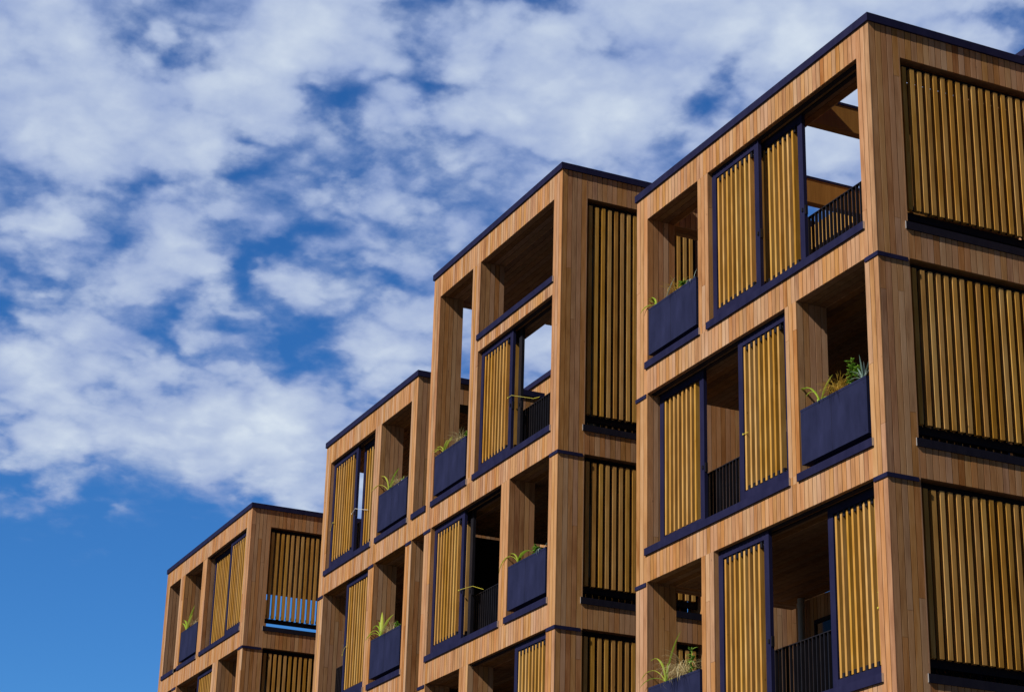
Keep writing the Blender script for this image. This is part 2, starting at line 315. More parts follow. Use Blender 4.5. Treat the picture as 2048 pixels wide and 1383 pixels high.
def screen(root, xc, y0, y1, zs0, zs1, zr0, zr1, pitch=.1275, first=None, w=.066):
    """fixed slat screen in a side opening whose wall face is x=xc"""
    mb = MB(); X = xc - .16
    mb.box(X - .05, X, y0, y1, zr0, zs0 + .015, NAVD); mb.box(X - .05, X, y0, y1, zs1 - .02, zr1, NAVD)
    mb.box(X - .05, X, y0, y0 + .035, zs0 + .015, zs1 - .02, NAVD); mb.box(X - .05, X, y1 - .035, y1, zs0 + .015, zs1 - .02, NAVD)
    fr = mb.build('slat_screen', root)
    sm = MB(); cm = sm; y = first if first is not None else y0 + .055
    while y + w < y1:
        j = random.uniform(-.003, .003)
        sm.box(X + .060, X + .127 + random.uniform(-.002, .002), y + j, y + j + w, zs0 + random.uniform(-.003, .003), zs1 + random.uniform(-.004, .004), LAR, rb())
        cm.box(X + .0005, X + .0595, y + .01, y + w - .01, zs1 - .14, zs1 - .06, BLK)
        cm.box(X + .0005, X + .0595, y + .01, y + w - .01, zs0 + .04, zs0 + .1, BLK)
        cm.box(X + .001, X + .012, y + w + .020, y + w + .029, zs1 - .075, zs1 - .066, ALU)
        y += pitch
    sm.build('slats', fr)
    return fr
def side_ledge(root, xc, y0, y1, zt=.5, h=.11):
    o = part_box('side_ledge', root, NAVD, (xc - FD, xc + .018, y0 + .002, y1, zt - h, zt), (xc + .0015, xc + .018, y0 - .04, y0 + .0015, zt - h, zt))
    mb = MB(); mb.box(xc + .002, xc + .018, y0 - .0425, y0 - .0405, zt - h + .001, zt - .001, ALU); mb.build('end_cap', o)
    return o
def glazing(root, xp, y0, y1, z0, z1, step=1.15, m=None):
    """window wall in a plane x=xp"""
    mb = MB(); n = max(1, round((y1 - y0) / step)); st = (y1 - y0) / n
    for i in range(n + 1):
        y = y0 + i * st; mb.box(xp - .05, xp, max(y0, y - .035), min(y1, y + .035), z0 + .06, z1 - .06, NAVY)
    mb.box(xp - .05, xp, y0, y1, z0, z0 + .06, NAVY); mb.box(xp - .05, xp, y0, y1, z1 - .06, z1, NAVY)
    w = mb.build('window', root)
    pm = MB(); pm.box(xp - .03, xp - .02, y0 + .005, y1 - .005, z0 + .03, z1 - .03, m or GLS); pm.build('pane', w)
def window_y(root, x0, x1, yp, z0, z1, step=1.1):
    mb = MB(); n = max(1, round((x1 - x0) / step)); st = (x1 - x0) / n
    for i in range(n + 1):
        x = x0 + i * st; mb.box(max(x0, x - .035), min(x1, x + .035), yp - .05, yp - .002, z0 + .06, z1 - .06, NAVD)
    mb.box(x0, x1, yp - .05, yp - .002, z0, z0 + .06, NAVD); mb.box(x0, x1, yp - .05, yp - .002, z1 - .06, z1, NAVD)
    w = mb.build('window', root)
    pm = MB(); pm.box(x0 + .005, x1 - .005, yp - .03, yp - .022, z0 + .03, z1 - .03, GLS); pm.build('pane', w)
def joint(root, boxes):
    return part_box('joint_strip', root, NAVY, *boxes)

GZ = -12.55
def H(r): return 2.954 if r == 1 else -.02 - 3 * (r - 2)      # head of the openings in row r (row 1 is the top)
def Z(r): return -3.0 * (r - 1)                                # floor datum of row r

def tower(label, cfg):
    xl, xc = cfg['xl'], cfg['xc']; top = cfg.get('top', 3.38); ce = cfg['cl']; cw = cfg['cr']     # inner edges of the end columns
    yd = cfg['yd']; ys = cfg.get('ys', yd - .5)
    root = empty('apartment_block', ((xl + xc) / 2, 0, GZ)); tag(root, label, 'building')
    P = root
    def fix(o): return o
    segs = [(-.06 - 3 * (k + 1) if k < 3 else GZ, -.0235 - 3 * k if k >= 0 else top) for k in range(-1, 4)]
    segs = [(-.056, top)] + [(-3.056 - 3 * k, -.056 - 3 * k) for k in range(3)] + [(GZ, -9.056)]
    op1 = cfg['rows'][1]
    for i, (a, b) in enumerate(segs):
        r = i + 1
        rowcfg = cfg['rows'].get(r, cfg['rows'][2 if r == 4 else 3] if r > 3 else None) or cfg['rows'][2]
        # end columns
        part_clad('column', P, xl, ce, 0, FD, a + .002, b, 'FLRB')
        part_clad('column', P, cw, xc, 0, FD, a + .002, b, 'FLRB' if cfg.get('side', True) else 'FLB')
        if r == 1: part_clad('column', P, xc - FD, xc, ys, yd, a + .002, b, 'FRBL')
        else: part_clad('column', P, xc - FD, xc, ys, yd, a + .002, b, 'RBF')
        part_clad('column', P, xl, ce, yd - .5, yd, a + .002, b, 'LBF')
        # middle column of this row
        m = cfg['mid'].get(r)
        if m:
            bt = .5 - 3 * (r - 1) if r < 5 else GZ
            part_clad('column', P, m[0], m[1], 0, FD, bt if r < 5 else GZ, H(r) if r > 1 else cfg.get('h1', H(1)), 'FLR')
    # spandrel below every row, with its sills
    for r in (1, 2, 3, 4):
        zz = Z(r)
        zb = zz - .02
        if r in cfg['mid'] and r + 1 in cfg['mid']: pass
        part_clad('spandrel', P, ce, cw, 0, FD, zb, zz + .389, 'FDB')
        tops = cfg['rows'].get(r) or []
        prev = ce
        for (a, b, kind) in tops:
            sill(P, a, b, zz + .5)
        # fill of boards under the middle columns between the sills
        if r in cfg['mid']:
            m = cfg['mid'][r]; part_clad('spandrel', P, m[0], m[1], 0, FD, zz + .3895, zz + .4995, 'F')
        if not tops: sill(P, ce, cw, zz + .5)
    return root, P

def corner_joint(P, xc, cw, k, ys=FD):
    z0 = -.084 - 3 * k; z1 = -.026 - 3 * k
    joint(P, [(cw + .018, xc + .016, -.016, -.0025, z0, z1), (xc + .002, xc + .016, -.0024, ys - .035, z0, z1)])
def left_joint(P, xl, ce, k):
    z0 = -.084 - 3 * k; z1 = -.026 - 3 * k
    joint(P, [(xl - .014, ce - .018, -.016, -.0025, z0, z1)])

def coping(P, xl, xc, yd, z0=3.38, z1=3.5, d=FD, p=.03, rear=True):
    bx = [(xl - p, xc + p, -p, d + p, z0, z1), (xc - d - p, xc + p, d + p + .001, yd, z0, z1), (xl - p, xl + .34 + p, d + p + .001, yd, z0, z1)]
    if rear: bx.append((xl + .34 + p + .001, xc - d - p - .001, yd - .36, yd, z0, z1))
    return part_box('roof_coping', P, NAVY, *bx)

def loggia(P, xl, ce, cw, xc, r, slot=True, left='wall', back=2.62, solidceil=True, wall0=1.0, win=(None, None)):
    """ceiling, left wall, back wall and floor of one storey"""
    zh = H(r); zf = Z(r)
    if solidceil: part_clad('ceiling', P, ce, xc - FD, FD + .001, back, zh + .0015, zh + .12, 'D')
    if left != 'wall':
        if left == 'screen':
            sm = MB(); y = FD + .06
            sm.box(xl + .12, xl + .16, FD + .005, back - .005, zh - .12, zh - .004, NAVD); sm.box(xl + .12, xl + .16, FD + .005, back - .005, zf + .62, zf + .72, NAVD)
            for yy in (FD + .005, back - .045): sm.box(xl + .12, xl + .16, yy, yy + .04, zf + .72, zh - .12, NAVD); fr = sm.build('slat_screen', P)
            sm = MB()
            while y + .066 < back:
                sm.box(xl + .045, xl + .1195, y, y + .066, zf + .7, zh - .1, MEM, rb()); y += .1275  # near-black slats: the loggia's shade is painted into their colour
            sm.build('slats', fr)
            part_box('added_dark_panel', fr, MEM, (xl + .17, xl + .19, FD + .005, back - .005, zf + .505, zh - .003))  # dark sheet added to stop light showing between the slats
        part_box('side_ledge', P, NAVD, (xl - .018, ce, FD + .002, back, zf + .39, zf + .5))
    elif slot:
        part_clad('wall', P, xl, ce, wall0, back + .15, zf + .39, zh, 'RLF')
    else:
        part_clad('wall', P, xl, ce, FD + .001, back + .15, zf + .39, zh, 'RL')
    part_clad('wall', P, xl, ce, FD + .001, back + .15, zf - .02, zf + .3895, 'RLD')
    part_clad('back_wall', P, ce, xc - FD, back, back + .15, zf + .12, zh, 'F')
    w0 = ce + .6 if win[0] is None else win[0]; w1 = xc - FD - .25 if win[1] is None else win[1]
    window_y(P, w0, w1, back, zf + .2, zf + 2.6)

# ================================================================ block A (right)
def side_bay(P, xc, r, y1, ys=None, zs1=None, glass=True, y0=FD, head=None, zs0=None, sp_top=None):
    """side spandrel, ledge, slat screen and glazing of row r"""
    zf = Z(r); zh = head if head is not None else H(r)
    part_clad('side_spandrel', P, xc - FD, xc, FD + .001, y1, zf - .02, zf + .389, 'RD')
    side_ledge(P, xc, y0, y1, zf + .5)
    dz = 2.84 if r == 1 else 2.83
    screen(P, xc, FD + .004, y1 - .004, zf + (.712 if zs0 is None else zs0), zs1 if zs1 is not None else zh - .115, zf + .625, zh - .004, first=FD + .055)
    if glass: glazing(P, xc - FD - .0, FD + .01, y1 - .01, zf + .502, zh - .002)

# ---- A
A = dict(xl=-10.333, cl=-9.99, cr=-4.11, xc=-3.811, yd=5.25, ys=2.78, mid={1: (-8.397, -8.098), 2: (-6.044, -5.764), 3: (-8.382, -8.040), 4: (-6.044, -5.764)},
         rows={1: [(-9.99, -8.397, 'p'), (-8.098, -4.11, 's')], 2: [(-9.99, -6.044, 's'), (-5.764, -4.11, 'p')], 3: [(-9.99, -8.382, 'p'), (-8.04, -4.11, 's')], 4: []})
ra, PA = tower("nearest timber block at the right, with an open roof terrace and slatted side wall", A)
for k in range(3): corner_joint(PA, -3.811, -4.11, k); left_joint(PA, -10.333, -9.99, k)
part_clad('spandrel', PA, -9.99, -4.11, 0, FD, 2.954, 3.38, 'FDB')
part_clad('side_spandrel', PA, -3.811 - FD, -3.811, FD + .001, 2.779, 2.954, 3.38, 'RDL')
part_clad('side_spandrel', PA, -10.333, -9.99, FD + .001, 4.75, 2.954, 3.38, 'RDL')
bx = [(-10.363, -3.781, -.03, .53, 3.381, 3.5), (-4.34, -3.781, .531, 5.27, 3.381, 3.5), (-10.363, -9.96, .531, 5.27, 3.381, 3.5)]
part_box('roof_coping', PA, NAVY, *bx)
for r in (1, 2, 3, 4): side_bay(PA, -3.811, r, 2.779, glass=(r != 1))
part_clad('wall', PA, -4.40, -4.35, FD + .01, 2.77, .5025, 2.95, 'RL', m=GLU)
for x in (-5.95, -8.22):
    mb = MB(); mb.box(x - .14, x, FD + .002, 3.0, 2.955, 3.36, GLU, (.5, .4, .6)); mb.box(x - .15, x + .01, FD + .003, 2.999, 3.3605, 3.40, NAVY); mb.build('pergola_beam', PA)
mb = MB(); mb.box(-9.985, -8.362, 2.95, 3.09, 2.955, 3.36, LAR, (.55, .4, .6)); mb.box(-8.219, -6.9, 2.95, 3.09, 2.955, 3.36, LAR, (.6, .3, .6)); mb.build('pergola_beam', PA)
window_y(PA, -9.98, -8.85, 3.05, .102, 2.95, step=.56)
part_clad('terrace_floor', PA, -9.98, -4.32, FD + .001, 5.2, .101, .18, '', )
for r in (2, 3, 4): loggia(PA, -10.333, -9.99, -4.11, -3.811, r, left='open', win=(-9.42, -4.6))
part_box('shutter_track', PA, NAVD, (-8.09, -4.12, .075, .14, 2.934, 2.9535), (-8.09, -4.12, .20, .262, 2.934, 2.9535))
part_box('shutter_track', PA, NAVD, (-9.98, -6.05, .075, .14, -.04, -.0205), (-9.98, -6.05, .20, .262, -.04, -.0205))
part_box('shutter_track', PA, NAVD, (-8.03, -4.12, .075, .14, -3.04, -3.0205), (-8.03, -4.12, .20, .262, -3.04, -3.0205))
shutter(PA, -8.095, -6.765, .078, .501, 2.933); shutter(PA, -7.12, -5.79, .205, .501, 2.933)
shutter(PA, -9.955, -8.62, .205, -2.499, -.041, bracket=False); shutter(PA, -7.42, -6.075, .078, -2.499, -.041, first=.15)
shutter(PA, -8.037, -6.71, .078, -5.499, -3.041); shutter(PA, -5.46, -4.125, .205, -5.499, -3.041)
railing(PA, -8.09, -4.12, 0); railing(PA, -9.98, -6.05, -3); railing(PA, -8.03, -4.12, -6)
mb = MB(); mb.tube((-9.66, 2.5, -5.9), (-9.66, 2.5, -3.02), .055, PIPE, 14); mb.tube((-9.66, 2.5, -3.16), (-9.66, 2.5, -3.10), .068, PIPE, 14); mb.build('downpipe', PA, smooth=False)
part_clad('wall', PA, -9.95, -4.35, 2.64, 5.2, GZ, -9.1, 'F')
# rooftop housing set back on the roof behind the side wall
mb = MB(); clad(mb, -9.5, -2.0, 5.28, 8.4, .2, 5.75, 'FLR', m=None); mb.box(-9.55, -1.95, 5.23, 8.45, 5.751, 5.871, NAVY); mb.build('rooftop_housing', PA)

# ================================================================ block B (tall)
B = dict(xl=-18.831, cl=-18.50, cr=-13.42, xc=-13.098, yd=5.25, ys=2.78, top=5.21, h1=4.746,
         mid={1: (-16.915, -16.565), 2: (-15.335, -15.005), 3: (-16.93, -16.555), 4: (-15.335, -15.005)},
         rows={1: [(-18.50, -16.915, 'p'), (-16.565, -13.42, 's')], 2: [(-18.50, -15.335, 's'), (-15.005, -13.42, 'p')], 3: [(-18.50, -16.93, 'p'), (-16.555, -13.42, 's')], 4: []})
rbk, PB = tower("tallest timber block, second from the right, with a double height top storey", B)
for k in range(3): corner_joint(PB, -13.098, -13.42, k); left_joint(PB, -18.831, -18.50, k)
part_clad('spandrel', PB, -18.50, -13.42, 0, FD, 4.746, 5.21, 'FDB')
part_clad('spandrel', PB, -16.565, -13.42, 0, FD, 2.912, 3.139, 'FDB')
o = sill(PB, -16.565, -13.42, 3.25, .11); 
part_clad('side_spandrel', PB, -13.098 - FD, -13.098, FD + .001, 2.779, 4.746, 5.21, 'RD')
part_clad('side_spandrel', PB, -18.831, -18.50, FD + .001, 4.75, 4.746, 5.21, 'LD')
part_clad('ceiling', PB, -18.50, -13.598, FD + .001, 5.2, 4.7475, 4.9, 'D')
part_box('roof_coping', PB, NAVY, (-18.861, -13.068, -.03, .53, 5.211, 5.33), (-13.63, -13.068, .531, 5.27, 5.211, 5.33), (-18.861, -18.47, .531, 5.27, 5.211, 5.33))
for r in (1, 2, 3, 4):
    if r == 1: side_bay(PB, -13.098, 1, 2.779, head=4.746, zs1=4.63, zs0=.72)
    else: side_bay(PB, -13.098, r, 2.779)
for r in (2, 3, 4): loggia(PB, -18.831, -18.50, -13.42, -13.098, r, left='screen')
part_clad('terrace_floor', PB, -18.49, -13.61, FD + .001, 5.2, .101, .18, '')
part_box('shutter_track', PB, NAVD, (-16.56, -13.43, .075, .14, 2.892, 2.9115), (-16.56, -13.43, .20, .262, 2.892, 2.9115))
part_box('shutter_track', PB, NAVD, (-18.49, -15.34, .075, .14, -.04, -.0205), (-18.49, -15.34, .20, .262, -.04, -.0205))
part_box('shutter_track', PB, NAVD, (-16.55, -13.43, .075, .14, -3.04, -3.0205))
shutter(PB, -16.55, -15.17, .078, .501, 2.891, pitch=.131); shutter(PB, -16.46, -15.06, .205, .501, 2.891, pitch=.131, fm=BLK)
shutter(PB, -18.49, -17.09, .078, -2.499, -.041, pitch=.133); shutter(PB, -18.38, -16.98, .205, -2.499, -.041, pitch=.133, fm=BLK)
shutter(PB, -14.77, -13.43, .078, -5.499, -3.041)
railing(PB, -16.55, -13.43, 0); railing(PB, -18.49, -15.34, -3); railing(PB, -16.54, -13.43, -6)
part_clad('wall', PB, -18.45, -13.65, 2.64, 5.2, GZ, -9.1, 'F')

# ================================================================ block C (low)
C = dict(xl=-24.70, cl=-24.375, cr=-19.77, xc=-19.473, yd=2.78, ys=2.28, side=True,
         mid={1: (-21.725, -21.40), 2: (-21.745, -21.44), 3: (-22.90, -22.57), 4: (-21.745, -21.44)},
         rows={1: [(-24.375, -21.725, 's'), (-21.40, -19.77, 'p')], 2: [(-24.375, -21.745, 's'), (-21.44, -19.77, 'p')], 3: [(-24.375, -22.90, 'p'), (-22.57, -19.77, 's')], 4: []})
rc, PC = tower("low timber block second from the left, joined to the tallest block by a narrow slot", C)
for k in range(3): joint(PC, [(-19.77 + .018, -19.48, -.016, -.0025, -.084 - 3 * k, -.026 - 3 * k)]); left_joint(PC, -24.70, -24.375, k)
joint(PC, [(-21.735, -21.45, -.016, -.0025, -.084, -.026)])
part_clad('spandrel', PC, -24.375, -19.77, 0, FD, 2.945, 3.38, 'FDB')
for (a, b) in ((2.945, 3.379), (.0, .5), (-3, -.0005), (-6, -3.0005), (-9, -6.0005), (GZ, -9.0005)):
    part_clad('side_wall', PC, -19.473 - FD + .02, -19.473, FD + .001, 2.279, a, b, 'R')
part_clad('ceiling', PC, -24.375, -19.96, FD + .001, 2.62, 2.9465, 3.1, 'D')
part_box('roof_coping', PC, NAVY, (-24.73, -19.443, -.03, .53, 3.381, 3.5), (-19.98, -19.443, .531, 2.8, 3.381, 3.5), (-24.73, -24.34, .531, 2.8, 3.381, 3.5), (-24.339, -19.981, 2.4, 2.8, 3.381, 3.5))
part_clad('back_wall', PC, -24.375, -19.96, 2.62, 2.77, .1, 2.946, 'F')
part_clad('side_spandrel', PC, -24.70, -24.375, FD + .001, 2.27, 2.945, 3.38, 'LD')
part_clad('side_spandrel', PC, -24.70, -24.375, FD + .001, 2.27, -.02, .39, 'LDR')
for r in (2, 3, 4): loggia(PC, -24.70, -24.375, -19.77, -19.473, r, slot=False, win=(-23.9, -21.0))
part_clad('terrace_floor', PC, -24.37, -19.98, FD + .001, 2.6, .101, .18, '')
# the band and sill that close the slot between blocks C and B
part_clad('spandrel', PC, -19.472, -18.833, 0, FD, -.02, .389, 'FDB'); part_box('window_sill', PC, NAVY, (-19.51, -18.80, -.032, -.003, .39, .5), (-19.471, -18.834, -.0029, FD, .39, .5))
part_clad('wall', PC, -19.471, -18.832, 2.3, 2.45, GZ, -.021, 'F')
part_box('shutter_track', PC, NAVD, (-24.37, -21.73, .075, .14, 2.925, 2.9445), (-24.37, -21.73, .20, .262, 2.925, 2.9445))
shutter(PC, -24.36, -22.90, .078, .501, 2.924, pitch=.142); shutter(PC, -22.86, -21.40 - .01, .205, .501, 2.924, pitch=.142)
shutter(PC, -23.16, -21.752, .078, -2.499, -.041, pitch=.136, bracket=False)
railing(PC, -24.36, -21.735, 0); railing(PC, -24.36, -21.755, -3)
part_clad('wall', PC, -24.3, -20.0, 2.64, 2.75, GZ, -9.1, 'F')
mb = MB(); clad(mb, -30.0, -23.2, 5.08, 8.2, .2, 5.75, 'FLR'); mb.box(-30.05, -23.15, 5.03, 8.25, 5.751, 5.871, NAVY); mb.build('rooftop_housing', PC)

# ================================================================ block D (far left)
Dd = dict(xl=-37.10, cl=-36.787, cr=-30.214, xc=-29.87, yd=5.25, ys=2.78,
          mid={1: (-33.756, -33.40), 2: (-32.215, -31.78), 3: (-33.756, -33.40), 4: (-32.215, -31.78)},
          rows={1: [(-36.787, -35.74, 'e'), (-35.34, -33.756, 'p'), (-33.40, -30.214, 's')], 2: [(-35.31, -32.215, 's'), (-31.78, -30.214, 'p')], 3: [(-35.31, -30.214, 's')], 4: []})
rd, PD = tower("farthest and lowest showing timber block, at the left end of the row", Dd)
for k in range(3): corner_joint(PD, -29.87, -30.214, k)
joint(PD, [(-35.70, -35.36, -.016, -.0025, -.084, -.026)])
part_clad('column', PD, -35.74, -35.34, 0, FD, .5, 2.96, 'FLR')
part_clad('column', PD, -35.74, -35.31, 0, FD, -9, -.0205, 'FLR')
part_clad('spandrel', PD, -36.787, -30.214, 0, FD, 2.96, 3.38, 'FDB')
part_clad('side_spandrel', PD, -29.87 - FD, -29.87, FD + .001, 2.779, 2.96, 3.38, 'RD')
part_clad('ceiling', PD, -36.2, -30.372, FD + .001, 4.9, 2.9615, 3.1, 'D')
part_box('roof_coping', PD, NAVY, (-37.13, -29.84, -.03, .53, 3.381, 3.5), (-30.40, -29.84, .531, 5.27, 3.381, 3.5), (-37.13, -36.76, .531, 3.32, 3.381, 3.5))
for r in (1, 2, 3, 4): side_bay(PD, -29.87, r, 2.779, glass=(r != 1), head=2.96 if r == 1 else None)
for r in (2, 3, 4): loggia(PD, -37.10, -36.787, -30.214, -29.87, r, slot=False)
for (a, b) in ((.0, 2.959),): part_clad('wall', PD, -37.10, -36.787, FD + .001, 2.79, a, b, 'RL')
part_clad('wall', PD, -35.72, -35.36, FD + .001, 1.4, .1, 2.959, 'RL')
part_clad('terrace_floor', PD, -36.78, -30.39, FD + .001, 3.2, .101, .18, '')
part_box('shutter_track', PD, NAVD, (-33.39, -30.22, .075, .14, 2.94, 2.9595), (-33.39, -30.22, .20, .262, 2.94, 2.9595))
shutter(PD, -33.34, -31.93, .205, .501, 2.939, pitch=.136, bracket=False); shutter(PD, -31.66, -30.225, .078, .501, 2.939, pitch=.139)
shutter(PD, -33.68, -32.225, .078, -2.499, -.041, pitch=.141, bracket=False)
railing(PD, -33.39, -30.22, 0); railing(PD, -35.30, -32.22, -3)
part_clad('wall', PD, -36.7, -30.4, 2.64, 3.2, GZ, -9.1, 'F')

# ---------------------------------------------------------------- planters
def planter(label, x0, x1, zf):
    mb = MB(); a, b = x0 + .045, x1 - .07; z0, z1 = zf + .60, zf + 1.375; y0, y1 = 0.0, .42; w = .012
    mb.box(a, b, y0, y0 + w, z0, z1, PLAN); mb.box(a, b, y1 - w, y1, z0, z1, PLAN)
    mb.box(a, a + w, y0 + w, y1 - w, z0, z1, PLAN); mb.box(b - w, b, y0 + w, y1 - w, z0, z1, PLAN)
    mb.box(a + w, b - w, y0 + w, y1 - w, z0, z0 + w, PLAN)
    mb.box(a - .002, b + .002, y0 - .003, y0 - .0004, z1 - .03, z1 + .002, PLAN)
    mb.box(a + (b - a) * .47, a + (b - a) * .47 + .003, y0 - .0015, y0 - .0002, z0, z1 - .031, BLK)
    for x in (a + .06, b - .06):
        for zz in (z0 + .05, z1 - .08): mb.tube((x, y0 - .003, zz), (x, y0 - .0002, zz), .006, NAVD, 8)
    for x in (a + .2, b - .25): mb.box(x, x + .05, y0 + .1, y1 - .1, zf + .502, z0 - .0005, BLK)
    o = mb.build('planter_box', None, (a, 0, z0)); tag(o, label, 'planter', 'navy planter boxes in the openings')
    s = MB(); n = 16
    for i in range(n):
        s.box(a + w + .001 + (b - a - 2 * w - .002) * i / n, a + w + .001 + (b - a - 2 * w - .002) * (i + 1) / n, y0 + w + .001, y1 - w - .001, z1 - .2, z1 - .05 + random.uniform(0, .02), SOIL)
    q = s.build('soil', None, (a, 0, z0)); q.parent = o; q.location = (0, 0, 0)
    return o
planter("navy planter box in the top left opening of the nearest block", -9.99, -8.397, 0)
planter("navy planter box beside the near corner, faint pale streak on its face", -5.764, -4.11, -3)
planter("navy planter box of the nearest block cut off by the bottom edge of the photo", -9.99, -8.382, -6)
planter("navy planter box at the foot of the tall narrow opening of the tallest block", -18.50, -16.915, 0)
planter('navy planter box in the second row at the corner of the tallest block', -15.005, -13.42, -3)
planter('navy planter box in the top row of the second block from the left', -21.40, -19.77, 0)
planter("navy planter box in the second row of the second block from the left", -21.44, -19.77, -3)
planter('small far navy planter box on the leftmost block', -35.34, -33.756, 0)

# ---------------------------------------------------------------- plants
def blade(mb, base, az, lean, length, width, m, droop=1.0, seg=9, b=None):
    p = Vector(base); el = lean; st = length / seg; b = b or (random.random(), random.random(), random.random())
    side = Vector((-math.sin(az), math.cos(az), 0)); pts = []
    for i in range(seg + 1):
        t = i / seg; w = width * (0.55 + .9 * t if t < .4 else .91) * (1 - max(0, (t - .45) / .55) ** 1.8) * .5 + .0006
        d = Vector((math.cos(az) * math.cos(el), math.sin(az) * math.cos(el), math.sin(el)))
        nrm = side.cross(d)
        pts.append((p + side * w + nrm * w * .35, p.copy(), p - side * w + nrm * w * .35))
        p = p + d * st; el -= droop * st / length * (1.0 + t * 1.1)
    k = mb.mi(m); i0 = len(mb.v)
    for tri in pts: mb.v += [tuple(v) for v in tri]
    for i in range(seg):
        o = i0 + 3 * i
        for (q0, q1) in ((0, 1), (1, 2)):
            mb.f.append((o + q0, o + q1, o + 3 + q1, o + 3 + q0)); mb.m.append(k); mb.b.append(b)
def strap(x, z, label, spec, y=.055, s=1.35, m=None):
    mb = MB(); base = (x, y, z - .05); spec = [(az, min(86, lean + 20), ln * 1.12, w, dr * .85) if 100 < az < 240 and m is None else (az, lean, ln, w, dr) for az, lean, ln, w, dr in spec]
    for (az, lean, ln, w, dr) in spec:
        blade(mb, (x + random.uniform(-.015, .015), y + random.uniform(-.015, .015), z + .01), rad(az), rad(lean), ln * s, w * s, m or LEAF, dr)
    tag(mb.build('strap_leaf_plant', None, base, True), label, 'plant', 'strappy plants in the planters')
def tuft(x, z, label, n, ln, m, y=.08, spread=.12, cat='grass', name='ornamental_grass', droop=1.3, w=.006, lean0=35):
    mb = MB()
    for i in range(n):
        az = random.uniform(0, 2 * math.pi)
        blade(mb, (x + random.uniform(-spread, spread) * .6, y + random.uniform(-.05, .05), z - .02), az, rad(random.uniform(lean0, 88)), 1.25 * ln * random.uniform(.55, 1.1), w * random.uniform(.7, 1.3), m, droop * random.uniform(.5, 1.3), 6)
    tag(mb.build(name, None, (x, y, z - .05), True), label, cat, 'tufts of grass in the planters', 'thing')
def herb(x, z, label, h, n, m=HERB, y=.08, leaf=.035):
    h *= 1.3; leaf *= 1.3; mb = MB(); mb.tube((x, y, z - .05), (x + .01, y, z + h), .004, HERB, 6)
    for i in range(n):
        t = random.random() ** .8; az = random.uniform(0, 2 * math.pi)
        blade(mb, (x + random.uniform(-.01, .01), y, z - .03 + t * h), az, rad(random.uniform(-10, 50)), leaf * 2 * random.uniform(.7, 1.3), leaf * random.uniform(.8, 1.3), m, .8, 4)
    tag(mb.build('leafy_herb', None, (x, y, z - .05), True), label, 'plant', 'leafy sprigs in the planters')
# x positions along the planter rim; z = rim height
W0 = 180
strap(-9.78, 1.375, "bright green strappy plant leaning left in the top planter of the nearest block", [(172, 52, .40, .030, 2.3), (185, 28, .42, .022, 1.6), (200, 12, .26, .03, 1.5), (165, 60, .2, .02, 1.4), (60, 60, .18, .02, 1.0), (250, 70, .14, .03, .8)])
strap(-9.52, 1.375, "single pale upright blade right of the green strappy plant, nearest block, top planter", [(25, 72, .30, .024, .3), (100, 65, .14, .012, .6)], m=SILV)
tuft(-9.17, 1.375, "golden grass tuft in the middle of the top planter of the nearest block", 95, .30, GRAS)
herb(-8.98, 1.375, "low leafy sprig right of the golden tuft in the nearest block's top planter", .14, 46)
strap(-8.62, 1.375, "thin grey-green tendrils at the right end of the nearest block's top planter", [(250, 20, .14, .010, 2.2), (290, 30, .12, .008, 2.4), (200, 40, .12, .008, 2.0), (90, 82, .17, .008, .3)], m=SILV, y=.04)
strap(-5.32, -1.625, "bright green plant with a long arching leaf in the near corner planter", [(178, 42, .68, .044, 2.0), (176, 50, .32, .026, 1.6), (20, 75, .30, .036, .5), (10, 48, .24, .022, 2.6), (0, 40, .27, .045, 3.4), (300, 40, .12, .02, 2)])
tuft(-4.93, -1.625, "orange gold grass tuft in the near corner planter, against the dark opening", 150, .30, GRAS, spread=.16)
herb(-4.62, -1.625, "tall leafy green stem in the near corner planter", .31, 60, leaf=.032)
herb(-4.48, -1.625, "short dark herb between the leafy stem and the silver spikes, near corner planter", .20, 34, leaf=.026)
strap(-4.31, -1.625, "silver blue spiky plant at the right end of the near corner planter", [(185, 84, .27, .026, .15), (60, 80, .24, .022, .2), (10, 70, .28, .022, .3), (170, 62, .2, .022, .3), (200, 48, .22, .02, .5), (320, 60, .18, .02, .4), (190, 30, .18, .02, .6), (20, 50, .2, .018, .3), (170, 40, .24, .016, .3)], m=SILV)
strap(-9.50, -4.625, 'long green strappy plant in the planter at the bottom edge of the photo', [(178, 62, .50, .036, 1.6), (185, 32, .52, .024, 1.5), (195, 12, .42, .024, 1.2), (30, 82, .58, .040, .35), (0, 35, .22, .02, 1.8), (150, 70, .22, .02, .6)])
tuft(-9.02, -4.625, 'big straw coloured tuft of grass in the planter at the bottom edge of the photo', 190, .46, STRW, spread=.16, droop=2.2, w=.007)
herb(-8.82, -4.625, 'small green sprig among the straw coloured grass at the bottom edge of the photo', .30, 36)
strap(-18.15, 1.375, "green strappy plant in the planter of the tall narrow opening, tallest block", [(180, 40, .46, .03, 2.0), (186, 25, .40, .024, 1.8), (200, 30, .3, .02, 1.5), (10, 70, .30, .036, .8), (350, 50, .3, .03, .8), (90, 75, .3, .05, .5)])
tuft(-17.45, 1.375, "pale straw tuft in the planter of the tall narrow opening, tallest block", 110, .30, STRW)
herb(-17.15, 1.375, "small green sprig at the right end of the planter in the tall narrow opening", .12, 24)
strap(-14.66, -1.625, "strappy plant with a long leaf hanging left, second-row planter of the tallest block", [(180, 45, .46, .034, 1.9), (188, 30, .54, .026, 2.1), (20, 72, .34, .06, 1.6), (0, 80, .14, .04, .3)])
herb(-14.03, -1.625, "low green sprig in the second-row planter of the tallest block", .14, 44)
